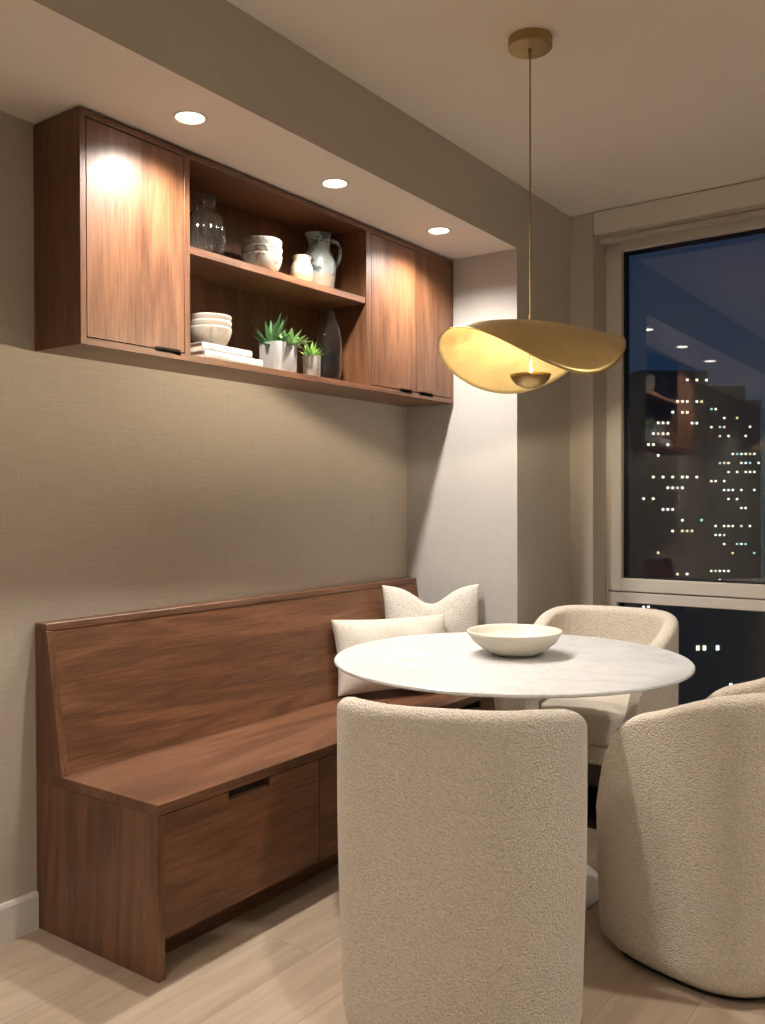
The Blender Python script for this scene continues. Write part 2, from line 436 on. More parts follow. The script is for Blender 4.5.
# bottom board with a finger scoop in front of every door pull
bm = B(); pulls = [(1.808, 1.907), (3.076, 3.163), (3.212, 3.320)]
ys = CY0 + tk
for a, b in pulls:
    box(bm, 0.001, CX, ys, a, CB + 0.012, CB + tk); box(bm, 0.001, CX - 0.022, a, b, CB + 0.012, CB + tk); ys = b
box(bm, 0.001, CX, ys, CY1 - tk, CB + 0.012, CB + tk)
box(bm, 0.001, CX, CY0 + tk, CY1 - tk, CB, CB + 0.012)
bmesh.ops.remove_doubles(bm, verts=bm.verts, dist=1e-5)
mesh_obj('bottom_board', bm, M['wood_y'], cab)
mesh_obj('back_panel', box(B(), 0.001, 0.012, CY0 + tk, CY1 - tk, CB + tk, CT - tk), M['wood_z'], cab)
SZ0, SZ1 = 2.036, 2.060
mesh_obj('shelf', box(B(), 0.012, CX - 0.004, NL1, NR0, SZ0, SZ1, 0.001), M['wood_y'], cab)
def cab_door(y0, y1, hy0, hy1):
    z0, z1 = CB + tk + 0.004, CT - tk - 0.004
    bm = B(); x0, x1 = CX - 0.021, CX - 0.001
    for a, b, zz in ((y0, hy0, z0), (hy0, hy1, z0 + 0.006), (hy1, y1, z0)):
        box(bm, x0, x1, a, b, zz, z1)
    bmesh.ops.remove_doubles(bm, verts=bm.verts, dist=1e-5)
    d = mesh_obj('door', bm, M['wood_z'], cab)
    mesh_obj('finger_pull', box(B(), x0, x1 - 0.004, hy0, hy1, z0, z0 + 0.006), M['dark_gap'], d)
    return d
cab_door(CY0 + tk + 0.003, NL0 - 0.003, *pulls[0])
cab_door(NR1 + 0.003, 3.1895, *pulls[1])
cab_door(3.1925, CY1 - tk - 0.003, *pulls[2])
mesh_obj('gap_shade_strip', box(B(), 0.02, CX - 0.02, CY0 + 0.01, CY1 - 0.01, CT, ZS), M['dark_gap'], cab)  # filler strip over the cabinet, shade of the gap put into its colour

# the cabinet front is a touch deeper at the far end
for o in cab.children_recursive:
    for v in o.data.vertices:
        v.co.x *= 1 + 0.077 * v.co.y
        zz = v.co.z + CB
        if zz > 2.10: v.co.z += fall(v.co.y + 2.517, YE) * min(1.0, (zz - 2.10) / 0.20)
# ------------------------------------------------------------------ banquette bench
BY0, BY1, BX, SH = 1.544, 3.486, 0.539, 0.465
bench = thing('banquette_bench', 'long walnut banquette bench with drawers, set in the alcove', 'bench', (0.0, 2.52, 0.0))
mesh_obj('side_panel', box(B(), 0.001, BX, BY0, BY0 + 0.024, 0.0, SH - 0.030, 0.001), M['wood_z'], bench)
mesh_obj('side_panel', box(B(), 0.001, BX, BY1 - 0.024, BY1, 0.0, SH - 0.030, 0.001), M['wood_z'], bench)
mesh_obj('seat', box(B(), 0.001, BX, BY0, BY1, SH - 0.030, SH, 0.0015), M['wood_y'], bench)
mesh_obj('carcass', box(B(), 0.001, BX - 0.045, BY0 + 0.024, BY1 - 0.024, 0.104, SH - 0.030), M['dark_gap'], bench)
mesh_obj('toe_kick', box(B(), 0.40, BX - 0.105, BY0 + 0.024, BY1 - 0.024, 0.0, 0.104), M['wood_y'], bench)
# sloped backrest: wedge end panels, framed sloping board, cap on top
XT0, XT1, TZ = 0.052, 0.128, 0.900
def slab(y0, y1, xa, xb, z0, z1, th):  # a board following the slope
    poly = [(xb, z0), (xa, z1), (xa - th, z1), (xb - th, z0)]
    return prism(B(), poly, 'y', y0, y1, 0.001)
def xs(z): return XT1 + (XT0 - XT1) * (z - SH) / (TZ - SH)
wedge = [(0.001, SH), (xs(SH), SH), (xs(TZ - 0.022), TZ - 0.022), (0.001, TZ - 0.022)]
for a, b in ((BY0, BY0 + 0.024), (BY1 - 0.024, BY1)):
    mesh_obj('back_side_panel', prism(B(), wedge, 'y', a, b, 0.001), M['wood_z'], bench)
mesh_obj('backrest', slab(BY0 + 0.0245, BY1 - 0.0245, xs(TZ - 0.022) - 0.003, xs(SH) - 0.003, SH, TZ - 0.022, 0.018), M['wood_y'], bench)
mesh_obj('back_cap', box(B(), 0.001, XT0 + 0.003, BY0, BY1, TZ - 0.022, TZ, 0.0015), M['wood_y'], bench)
edges = [BY0 + 0.027, 2.204, 2.838, BY1 - 0.027]
for i in range(3):
    a, b = edges[i] + (0.002 if i else 0), edges[i + 1] - (0.002 if i < 2 else 0)
    ca, cb = a + 0.232, a + 0.402
    bm = B(); x0, x1, z0, z1, zc = BX - 0.024, BX - 0.004, 0.104, SH - 0.034, SH - 0.058
    box(bm, x0, x1, a, ca, z0, z1); box(bm, x0, x1, ca, cb, z0, zc); box(bm, x0, x1, cb, b, z0, z1)
    bmesh.ops.remove_doubles(bm, verts=bm.verts, dist=1e-5)
    d = mesh_obj('drawer', bm, M['wood_y'], bench)
    mesh_obj('finger_pull', box(B(), x0 - 0.012, x0 - 0.001, ca, cb, zc - 0.01, z1), M['dark_gap'], d)

# ------------------------------------------------------------------ downlights and their lamps
def downlight(x, y, label):
    z = ZS + fall(y, YE)
    t = thing('recessed_downlight', label, 'downlight', (x, y, z), 0, 'recessed downlights in the soffit')
    mesh_obj('trim_ring', lathe(B(), [(0.039, -0.0005), (0.041, -0.003), (0.048, -0.004), (0.051, -0.0005), (0.039, -0.0005)], (x, y, z), 40), M['trimwhite'], t, True, True, 40)
    mesh_obj('lens', lathe(B(), [(0.0, -0.0010), (0.039, -0.0010), (0.039, -0.0004), (0.0, -0.0004)], (x, y, z), 40), M['lens'], t)
    l = bpy.data.lights.new('downlight_lamp', 'SPOT'); l.energy = SPOT_W; l.color = (1.0, 0.925, 0.84)
    l.spot_size = radians(147); l.spot_blend = 0.85; l.shadow_soft_size = 0.03
    o = bpy.data.objects.new('downlight_lamp', l); link(o, t); o.location = (0, 0, -0.012)
    return t
SPOT_W = 76.0
downlight(0.407, 1.788, 'round recessed downlight in the soffit above the single cabinet door')
downlight(0.419, 2.436, 'round recessed downlight in the soffit above the open niche')
downlight(0.431, 3.090, 'round recessed downlight in the soffit above the paired cabinet doors')
def spot(x, y, z, w, size=115, blend=0.9, soft=0.05, col=(1.0, 0.905, 0.80)):
    l = bpy.data.lights.new('ceiling_lamp', 'SPOT'); l.energy = w; l.color = col
    l.spot_size = radians(size); l.spot_blend = blend; l.shadow_soft_size = soft
    o = bpy.data.objects.new('ceiling_lamp', l); o.location = (x, y, z); link(o); return o
# the room goes on behind the camera: more soffit lights and ceiling lights there
for y in (-0.20, -1.50): spot(0.437, y, ZS - 0.012, 12, 120, 0.6, 0.03)
for x, y, w in ((1.30, -0.10, 58), (3.1, 0.55, 36), (1.75, -1.6, 12), (3.1, -1.2, 12)): spot(x, y, ZC - 0.012, w, 140, 0.9, 0.06)
spot(2.75, 2.55, ZC - 0.012, 105, 145, 0.9, 0.06)

# unseen fill light added behind the camera, brightening the ceiling from below
l = bpy.data.lights.new('ceiling_fill_light', 'SPOT'); l.energy = 95; l.color = (1.0, 0.905, 0.80)
l.spot_size = radians(150); l.spot_blend = 0.9; l.shadow_soft_size = 0.12
o = bpy.data.objects.new('ceiling_fill_light', l); o.location = (2.6, -0.9, 1.45); o.rotation_euler = (pi, 0, 0); link(o)
# ------------------------------------------------------------------ pendant
PK = 1.014
PX, PY, PZ = 1.1612, 2.4417, 1.7882
ZCAN = ZC + 0.6 * fall(PY, YW)
pend = thing('pendant_lamp', 'folded brass disc pendant lamp hanging over the marble table', 'pendant lamp', (PX, PY, ZCAN))
rg = Vector((0.8107, 0.5855, 0)); aw = Vector((-0.5855, 0.8107, 0))
RS = 0.272 * PK
def sheet(u, v):
    return PK * sheet0(u / PK, v / PK)
def sheet0(u, v):
    return (-0.0232 * u - 0.0141 * v - 0.713 * u * u + 1.0513 * u * v - 2.2761 * v * v
            + 0.65 * u ** 3 + 0.1733 * u * u * v - 2.0547 * u * v * v - 0.1733 * v ** 3)
bm = B(); nr, na = 26, 96; rings = [[bm.verts.new((PX, PY, PZ))]]
for i in range(1, nr + 1):
    r = RS * i / nr; ring = []
    for k in range(na):
        a = 2 * pi * k / na; u, v = r * cos(a), r * sin(a)
        p = Vector((PX, PY, 0)) + rg * u + aw * v
        ring.append(bm.verts.new((p.x, p.y, PZ + sheet(u, v))))
    rings.append(ring)
for i in range(nr):
    A, R2 = rings[i], rings[i + 1]
    for k in range(na):
        j = (k + 1) % na
        if i == 0: bm.faces.new((A[0], R2[k], R2[j]))
        else: bm.faces.new((A[k], R2[k], R2[j], A[j]))
bmesh.ops.recalc_face_normals(bm, faces=bm.faces)
shade = mesh_obj('lamp_shade', bm, M['brass'], pend, True)
md = shade.modifiers.new('thickness', 'SOLIDIFY'); md.thickness = 0.003; md.offset = 0
mesh_obj('canopy', lathe(B(), [(0, 0.0), (0.064, 0.0), (0.065, -0.002), (0.065, -0.028), (0.063, -0.030), (0, -0.030)], (PX, PY, ZCAN), 48), M['brass_dark'], pend, True, True, 30)
mesh_obj('rod', lathe(B(), [(0, -0.030), (0.006, -0.0305), (0.0035, -0.045), (0.0025, -0.06), (0.0025, PZ + 0.028 - ZCAN), (0.004, PZ + 0.023 - ZCAN), (0.007, PZ + 0.001 - ZCAN), (0, PZ - ZCAN)], (PX, PY, ZCAN), 16), M['brass_dark'], pend, True, True, 60)
# the little up-lighting cup under the disc
cz = 1.25 + (1.5855 - 1.25) * PK
cup = mesh_obj('diffuser_cup', lathe(B(), [(r * PK, cz + (z - 1.5855) * PK) for r, z in [(0.0, 1.5855), (0.022, 1.588), (0.042, 1.598), (0.056, 1.614), (0.061, 1.626), (0.059, 1.626), (0.054, 1.615), (0.040, 1.601), (0.02, 1.591), (0, 1.589)]], (PX, PY, 0), 40), M['brass_dark'], pend, True)
mesh_obj('cup_stem', tube(B(), [(PX, PY, cz + 0.003), (PX, PY, PZ)], 0.004, 10), M['brass_dark'], pend, True, True, 50)
bm = B()
for q in range(3):
    a = q * 2 * pi / 3 + 0.5; bmesh.ops.create_uvsphere(bm, u_segments=14, v_segments=8, radius=0.012, matrix=Matrix.Translation((PX + 0.028 * cos(a), PY + 0.028 * sin(a), cz + 0.032)))
mesh_obj('bulb', bm, M['bulb'], pend, True)
l = bpy.data.lights.new('pendant_glow', 'POINT'); l.energy = 70.0; l.color = (1.0, 0.82, 0.58); l.shadow_soft_size = 0.02
o = bpy.data.objects.new('pendant_glow', l); link(o, pend); o.location = (0.012, 0, cz + 0.050 - ZCAN)

# ------------------------------------------------------------------ table
TX, TY, TZT, TR = 0.981, 2.650, 0.740, 0.579
tab = thing('round_table', 'round white marble pedestal table with a thin veined top', 'table', (TX, TY, 0))
mesh_obj('tabletop', lathe(B(), [(0, -0.020), (TR - 0.035, -0.020), (TR - 0.004, -0.0125), (TR, -0.009), (TR - 0.0005, -0.003), (TR - 0.004, 0), (0, 0)], (TX, TY, TZT), 128), M['marble'], tab, True, True, 30)
pp = [(0, 0.7195), (0.16, 0.7195), (0.155, 0.712), (0.10, 0.700), (0.068, 0.675), (0.055, 0.63), (0.046, 0.55), (0.042, 0.42), (0.045, 0.30), (0.055, 0.20), (0.075, 0.13), (0.115, 0.080), (0.18, 0.046), (0.25, 0.026), (0.292, 0.014), (0.30, 0.008), (0.297, 0.0), (0, 0.0)]
mesh_obj('pedestal', lathe(B(), pp, (TX, TY, 0), 96), M['white_satin'], tab, True, True, 50)

bowl_c = (0.970, 2.705, TZT)
bp = [(0, 0.0), (0.062, 0.0), (0.070, 0.002), (0.105, 0.018), (0.138, 0.042), (0.155, 0.066), (0.159, 0.074), (0.157, 0.0765), (0.153, 0.074), (0.148, 0.062), (0.130, 0.041), (0.10, 0.022), (0.06, 0.011), (0, 0.009)]
o = mesh_obj('bowl', lathe(B(), [(r, z * 1.07) for r, z in bp], bowl_c, 80), M['bowl'], None, True)
place(tag(o, 'shallow cream ceramic bowl standing on the marble tabletop', 'bowl'), bowl_c)

# ------------------------------------------------------------------ barrel chairs
CA, CBK, CFR, EXPN = 0.299, 0.300, 0.262, 2.7
TH = 0.062
def plan_pts(n):
    """outer outline from one arm end round the back to the other arm end, equal steps"""
    P = []
    for i in range(2001):
        a = -pi * 0.5 + 2 * pi * (i / 2000 - 0.5)   # start and end at the front
        c, s = cos(a), sin(a)
        x = CA * math.copysign(abs(c) ** (2 / EXPN), c); y = CBK * math.copysign(abs(s) ** (2 / EXPN), s)
        P.append((x * (1 - 0.10 * max(0.0, y + 0.12) / 0.38), y))
    P = [p for p in P if p[1] < CFR - TH / 2]
    L = [0]
    for p, q in zip(P, P[1:]): L.append(L[-1] + math.dist(p, q))
    out = []; j = 0
    for i in range(n):
        t = L[-1] * i / (n - 1)
        while j < len(L) - 2 and L[j + 1] < t: j += 1
        f = (t - L[j]) / max(1e-9, L[j + 1] - L[j]); p, q = P[j], P[j + 1]
        out.append((p[0] + (q[0] - p[0]) * f, p[1] + (q[1] - p[1]) * f))
    return out, L[-1]
def sm(a, b, x):
    x = max(0, min(1, (x - a) / (b - a))); return x * x * (3 - 2 * x)
def rim(s, Ltot):
    """height of the rim at distance s along the outline"""
    d = min(s, Ltot - s)
    pts = [(-0.04, 0.36), (0.0, 0.435), (0.03, 0.525), (0.065, 0.612), (0.105, 0.668), (0.16, 0.712), (0.25, 0.742), (0.34, 0.779), (0.42, 0.801), (0.52, 0.810), (0.9, 0.811)]
    for (a, ha), (b, hb) in zip(pts, pts[1:]):
        if d <= b:
            f = (d - a) / (b - a); return ha + (hb - ha) * f
    return pts[-1][1]
def chair_shell():
    n = 150; O, Lt = plan_pts(n); bm = B(); secs = []
    hs = [rim(Lt * i / (n - 1), Lt) for i in range(n)]
    for _ in range(5): hs = [hs[0]] + [(hs[i - 1] + hs[i] + hs[i + 1]) / 3 for i in range(1, n - 1)] + [hs[-1]]
    nrm = []
    for i in range(n):
        a, b = O[max(0, i - 1)], O[min(n - 1, i + 1)]; d = Vector((b[0] - a[0], b[1] - a[1], 0)).normalized()
        nrm.append(Vector((-d.y, d.x, 0)) if (Vector((-d.y, d.x, 0)).dot(Vector((O[i][0], O[i][1], 0))) < 0) else Vector((d.y, -d.x, 0)))
    def section(p, inn, th, zt, zb):
        """closed loop: up the outside, over the rim, down the inside; p = outer point, inn = inward normal"""
        v = []; r = th / 2
        for k in range(5):                                  # bottom roll
            a = pi / 2 * k / 4; v.append((0.048 - 0.048 * sin(a) + 0.013, zb + 0.048 * (1 - cos(a))))
        nz = 26
        for k in range(nz):
            z = zb + 0.06 + (zt - r - zb - 0.06) * k / (nz - 1)
            v.append((0.013 * (1 - sm(zb - 0.1, zb + 0.55, z)), z))
        for k in range(1, 12):
            a = pi * k / 12; v.append((r - r * cos(a), zt - r + r * 0.85 * sin(a)))
        for k in range(nz):
            z = zt - r - (zt - r - zb - 0.02) * k / (nz - 1); v.append((th, z))
        v.append((th - 0.02, zb))
        return [bm.verts.new(p + inn * q + Vector((0, 0, z))) for q, z in v]
    Ntot = n
    # rounded arm ends: short sections that shrink in thickness past the outline's ends
    def cap(i, sgn):
        p = Vector((O[i][0], O[i][1], 0)); inn = nrm[i]
        a, b = (O[1], O[0]) if i == 0 else (O[-2], O[-1])
        d = Vector((b[0] - a[0], b[1] - a[1], 0)).normalized(); out = []
        for k in (1, 2, 3, 4, 5):
            t = k / 5 * pi / 2 * 0.98; th = TH * cos(t); e = TH / 2 * sin(t)
            out.append(section(p + d * e + inn * (TH - th) / 2, inn, max(th, 0.004), hs[i] - 0.5 * e, 0.021))
        return out
    first = cap(0, -1)[::-1]; last = cap(n - 1, 1)
    for i in range(n): secs.append(section(Vector((O[i][0], O[i][1], 0)), nrm[i], TH, hs[i], 0.021))
    secs = first + secs + last
    m = len(secs[0])
    for A, Bq in zip(secs, secs[1:]):
        for k in range(m): bm.faces.new((A[k], A[(k + 1) % m], Bq[(k + 1) % m], Bq[k]))
    bm.faces.new(secs[0][::-1]); bm.faces.new(secs[-1])
    bmesh.ops.recalc_face_normals(bm, faces=bm.faces)
    return bm
def inner_outline(off, front, n=72, rr=0.07):
    """the seat's outline: inside the shell, rounded at the front"""
    O, Lt = plan_pts(n); P = []
    for i, (x, y) in enumerate(O):
        k = (1 - off / CA); P.append((x * k, y * k))
    P = [p for p in P if p[1] < front - rr]
    x0, y0 = P[0]; x1, y1 = P[-1]
    A = []
    for k in range(1, 9):
        a = pi / 2 * k / 8; s = math.copysign(1, x1); A.append((x1 - s * rr * (1 - cos(a)), y1 + (front - y1) * sin(a)))
    C_ = []
    for k in range(8, 0, -1):
        a = pi / 2 * k / 8; s = math.copysign(1, x0); C_.append((x0 - s * rr * (1 - cos(a)), y0 + (front - y0) * sin(a)))
    return P + A + C_
def pad(out, z0, z1, r, dome=0.0, steps=5):
    """upholstered block: outline with rolled edges top and bottom and a domed top"""
    bm = B(); rings = []
    cx, cy = sum(p[0] for p in out) / len(out), sum(p[1] for p in out) / len(out)
    def ring(ins, z):
        rg_ = []
        for x, y in out:
            d = math.hypot(x - cx, y - cy); k = (d - ins) / d; rg_.append(bm.verts.new((cx + (x - cx) * k, cy + (y - cy) * k, z)))
        rings.append(rg_)
    for k in range(steps + 1):
        a = pi / 2 * k / steps; ring(r * (1 - sin(a)), z0 + r * (1 - cos(a)))
    for k in range(steps + 1):
        a = pi / 2 * k / steps; ring(r * (1 - cos(a)), z1 - r + r * sin(a))
    for f in (0.25, 0.45, 0.65, 0.82, 0.94):
        rg_ = [bm.verts.new((cx + (x - cx) * (1 - f) * 0.86, cy + (y - cy) * (1 - f) * 0.86, z1 + dome * (1 - (1 - f) ** 2))) for x, y in out]
        rings.append(rg_)
    for A, Bq in zip(rings, rings[1:]):
        m = len(A)
        for k in range(m): bm.faces.new((A[k], A[(k + 1) % m], Bq[(k + 1) % m], Bq[k]))
    bm.faces.new(rings[0][::-1]); bm.faces.new(rings[-1])
    bmesh.ops.recalc_face_normals(bm, faces=bm.faces)
    return bm
def make_chair(loc, face, label):
    """face = direction the sitter looks (world xy)"""
    rz = math.atan2(face[1], face[0]) - pi / 2
    t = thing('barrel_chair', label, 'chair', (loc[0], loc[1], 0), rz, 'boucle barrel chairs round the table')
    sh = mesh_obj('shell', chair_shell(), M['boucle'], t, True, False)
    mesh_obj('seat_base', pad(inner_outline(TH + 0.002, 0.245), 0.265, 0.335, 0.012), M['boucle'], t, True, False)
    c = mesh_obj('seat_cushion', pad(inner_outline(TH + 0.002, 0.262), 0.336, 0.455, 0.030, 0.018), M['cushion'], t, True, False)
    o = inner_outline(TH + 0.001, 0.265); o = o + o[:1]
    pts = [(x, y, 0.3355) for x, y in o if y > -0.05]
    mesh_obj('plinth', pad([(x * 0.80, y * 0.80) for x, y in inner_outline(0.0, 0.22)], 0.0, 0.030, 0.004), M['dark_gap'], t, False, False)
    return t
tc_ = Vector((TX, TY))
FC, RC, KC = Vector((1.258, 1.896)), Vector((1.650, 2.562)), Vector((0.965, 3.425))
proto = make_chair(FC, (tc_ - FC), 'cream boucle barrel chair seen from behind, its back turned to the viewer')
def dup(root, loc, face, label, zs=1.0):
    r = root.copy(); COL.objects.link(r); r.location = (loc[0], loc[1], 0)
    r.rotation_euler = (0, 0, math.atan2(face[1], face[0]) - pi / 2); r['label'] = label; r.scale = (1, 1, zs)
    for ch in list(root.children):
        c = ch.copy(); COL.objects.link(c); c.parent = r
        for g in ch.children:
            d = g.copy(); COL.objects.link(d); d.parent = c
    return r
dup(proto, RC, (-0.985, 0.17), 'cream boucle barrel chair in side view, cut off by the picture edge', 0.968)
dup(proto, KC, (0.05, -1.0), 'cream boucle barrel chair behind the table, in front of the window')

# ------------------------------------------------------------------ pillows
def pillow(w, h, tk_, chop=0.0, pinch=0.07, n=44, seed=1):
    """pillow in its own frame: x across, z up from the base, y thickness (front at -y)"""
    bm = B(); rnd = random.Random(seed); ph = [rnd.uniform(0, 6.28) for _ in range(6)]
    def pt(u, v, s):
        x = w / 2 * u * (1 - pinch * (1 - v * v)); z = h / 2 * v * (1 - pinch * (1 - u * u))
        if v > 0: z -= chop * v ** 1.5 * exp(-(u / 0.42) ** 2)
        e = max(0.0, (1 - u * u) * (1 - v * v))
        t = tk_ / 2 * e ** 0.36 * (1 - 0.25 * (chop > 0) * max(0, v) * exp(-(u / 0.35) ** 2))
        t *= 1 + 0.05 * sin(3 * u + ph[0]) * sin(2.6 * v + ph[1])
        t += 0.004 * e ** 0.5 * sin(7 * u + ph[2]) * sin(6 * v + ph[3])
        return (x, s * t, z + h / 2)
    g = {}
    for s in (-1, 1):
        for i in range(n + 1):
            for j in range(n + 1):
                u = sin(pi / 2 * (2 * i / n - 1)); v = sin(pi / 2 * (2 * j / n - 1))
                edge = i in (0, n) or j in (0, n)
                key = (i, j, 0 if edge else s)
                if key not in g: g[key] = bm.verts.new(pt(u, v, s))
    for s in (-1, 1):
        for i in range(n):
            for j in range(n):
                q = [g.get((a, b, s)) or g[(a, b, 0)] for a, b in ((i, j), (i + 1, j), (i + 1, j + 1), (i, j + 1))]
                bm.faces.new(q if s < 0 else q[::-1])
    bmesh.ops.recalc_face_normals(bm, faces=bm.faces)
    return bm
o = mesh_obj('throw_pillow', pillow(0.43, 0.42, 0.13, 0.070, 0.065, seed=3), M['pillow_b'], None, True)
tag(o, 'square ivory boucle pillow with a dented top, propped at the alcove end wall', 'pillow')
o.location = (0.290, 3.262, SH + 0.012); o.rotation_euler = (radians(-8), 0, radians(42))
o = mesh_obj('throw_pillow', pillow(0.505, 0.305, 0.16, 0.0, 0.065, seed=5), M['pillow_f'], None, True)
tag(o, 'oblong ivory lumbar pillow lying in front of the square pillow', 'pillow')
o.location = (0.292, 2.985, SH + 0.020); o.rotation_euler = (radians(-16), 0, radians(58))

# ------------------------------------------------------------------ things on the shelves
def lathe_thing(name, prof, c, mat, label, cat, group=None, seg=48, **kw):
    o = mesh_obj(name, lathe(B(), prof, c, seg, **kw), mat, None, True, True, 55)
    return place(tag(o, label, cat, group), c)
sx = 0.125
# ribbed glass jar
jc = (0.135, 2.098, SZ1)
ro = [(0, 0.0), (0.040, 0.0), (0.052, 0.006), (0.064, 0.035), (0.070, 0.075), (0.068, 0.110), (0.056, 0.145), (0.042, 0.162), (0.039, 0.172), (0.040, 0.195), (0.043, 0.205), (0.045, 0.210)]
ri = [(0.042, 0.210), (0.0395, 0.203), (0.0365, 0.192), (0.0355, 0.172), (0.038, 0.164), (0.052, 0.145), (0.064, 0.110), (0.066, 0.075), (0.060, 0.036), (0.048, 0.012), (0.03, 0.008), (0, 0.008)]
lathe_thing('glass_jar', ro + ri, jc, M['glass'], 'clear ribbed glass jar with a short neck, on the upper shelf', 'jar', seg=96, lobes=12, lobe_amt=0.10, lobe_rng=(0.01, 0.165))
# speckled bowls, three stacked
def stack_bowl(c, r, h, foot, mat, label, group, tag_name='bowl'):
    t_ = 0.0034
    po = [(foot, 0.0), (foot + 0.004, 0.002), (r * 0.66, h * 0.13), (r * 0.79, h * 0.30), (r * 0.885, h * 0.50), (r * 0.95, h * 0.70), (r * 0.992, h * 0.90), (r, h * 0.97)]
    pr = [(0, 0.0)] + po + [(r - 0.002, h), (r - t_, h * 0.97)] + [(q - t_, z + 0.001) for q, z in po[:1:-1]] + [(foot - 0.004, 0.006), (0, 0.006)]
    return lathe_thing('bowl', pr, c, mat, label, 'bowl', group)
bc = (sx + 0.01, 2.370, SZ1)
names = ['lowest', 'middle', 'topmost']
for i in range(3):
    stack_bowl((bc[0] + 0.0003 * i, bc[1] + (0, 0.0005, -0.0003)[i], bc[2] + 0.027 * i), 0.0745, 0.074, 0.034, M['speckle_tan'] if i == 0 else M['speckle'],
               '%s of the three speckled grey bowls stacked on the upper shelf' % names[i], 'speckled bowls stacked on the upper shelf')
# small cream jar
lathe_thing('ceramic_jar', [(0, 0), (0.036, 0), (0.040, 0.006), (0.0425, 0.030), (0.043, 0.048), (0.041, 0.064), (0.036, 0.076), (0.0335, 0.084), (0.0335, 0.094), (0.036, 0.102), (0.0365, 0.106), (0.033, 0.106), (0.030, 0.096), (0.030, 0.085), (0.034, 0.074), (0.037, 0.06), (0.035, 0.02), (0, 0.012)],
            (0.170, 2.548, SZ1), M['jarlet'], 'small squat cream ceramic jar beside the pitcher', 'jar')
# pitcher
pc = (0.140, 2.685, SZ1)
pit = thing('pitcher', 'grey glazed pitcher with dark streaks and a loop handle', 'pitcher', pc)
bm = lathe(B(), [(0, 0), (0.050, 0), (0.055, 0.006), (0.062, 0.050), (0.0655, 0.088), (0.063, 0.120), (0.054, 0.148), (0.044, 0.168), (0.041, 0.186), (0.042, 0.208), (0.046, 0.222), (0.048, 0.226), (0.045, 0.226), (0.039, 0.208), (0.037, 0.186), (0.040, 0.168), (0.050, 0.148), (0.059, 0.120), (0.061, 0.09), (0.054, 0.02), (0, 0.012)], pc, 48)
hd = Vector((0.55, 0.835, 0))
for v in bm.verts:      # pouring lip away from the handle
    d = v.co - Vector(pc)
    if d.z > 0.19:
        w = max(0, -d.dot(hd) / 0.048) ** 3 * (d.z - 0.19) / 0.036
        v.co -= hd * (0.013 * w)
mesh_obj('body', bm, M['pitcher'], pit, True, True, 60)
hp = [(0.036, 0.196), (0.054, 0.206), (0.074, 0.200), (0.085, 0.178), (0.085, 0.150), (0.077, 0.122), (0.060, 0.104)]
mesh_obj('handle', tube(B(), [(pc[0] + a * hd.x, pc[1] + a * hd.y, pc[2] + c) for a, c in hp], [0.009, 0.0085, 0.0075, 0.007, 0.007, 0.0075, 0.008], 12), M['pitcher'], pit, True, True, 60)

Z0 = CB + tk
# two books lying flat, spines to the room
def book(y0, y1, x1, z0, th, dep, label, marks):
    b = thing('book', label, 'book', ((x1 - dep / 2), (y0 + y1) / 2, z0), 0, 'white books lying on the lower shelf')
    bm = B(); c = 0.0025
    box(bm, x1 - dep, x1, y0, y1, z0, z0 + c, 0.0006); box(bm, x1 - dep, x1, y0, y1, z0 + th - c, z0 + th, 0.0006)
    sp = [(x1 - 0.004, z0), (x1, z0 + 0.0005), (x1 + 0.0025, z0 + th * 0.3), (x1 + 0.0025, z0 + th * 0.7), (x1, z0 + th - 0.0005), (x1 - 0.004, z0 + th)]
    prism(bm, sp, 'y', y0, y1)
    mesh_obj('cover', bm, M['cover'], b)
    mesh_obj('pages', box(B(), x1 - dep + 0.004, x1 - 0.004, y0 + 0.004, y1 - 0.004, z0 + c, z0 + th - c), M['pages'], b)
    for nm, mk in marks:
        bm = B()
        for a, e, hz, hh in mk: box(bm, x1 + 0.0024, x1 + 0.003, y0 + a, y0 + e, z0 + hz - hh / 2, z0 + hz + hh / 2)
        mesh_obj(nm, bm, M['ink'], b)
    return b
BKX = 0.205
book(2.018, 2.285, BKX + 0.012, Z0, 0.027, 0.175, 'lower of the two white books lying under the beige bowls',
     [('spine_title', [(0.02 + 0.011 * k, 0.027 + 0.011 * k, 0.013, 0.006) for k in range(8)]), ('spine_mark', [(0.250, 0.257, 0.013, 0.009)])])
book(2.018, 2.245, BKX, Z0 + 0.0272, 0.027, 0.165, 'upper of the two white books lying under the beige bowls',
     [('spine_title', [(0.034, 0.040, 0.014, 0.006), (0.042, 0.047, 0.014, 0.006), (0.049, 0.054, 0.014, 0.006)]), ('spine_mark', [(0.212, 0.219, 0.013, 0.008)])])
lc = (0.125, 2.128, Z0 + 0.0544)
for i in range(3):
    stack_bowl((lc[0], lc[1] + (0, 0.0002, 0.0)[i], lc[2] + (0, 0.021, 0.040)[i]), (0.0735, 0.0730, 0.0725)[i], 0.068, 0.032, M['stoneware'],
               '%s of the three beige stoneware bowls stacked on the books' % names[i], 'beige bowls stacked on the books')

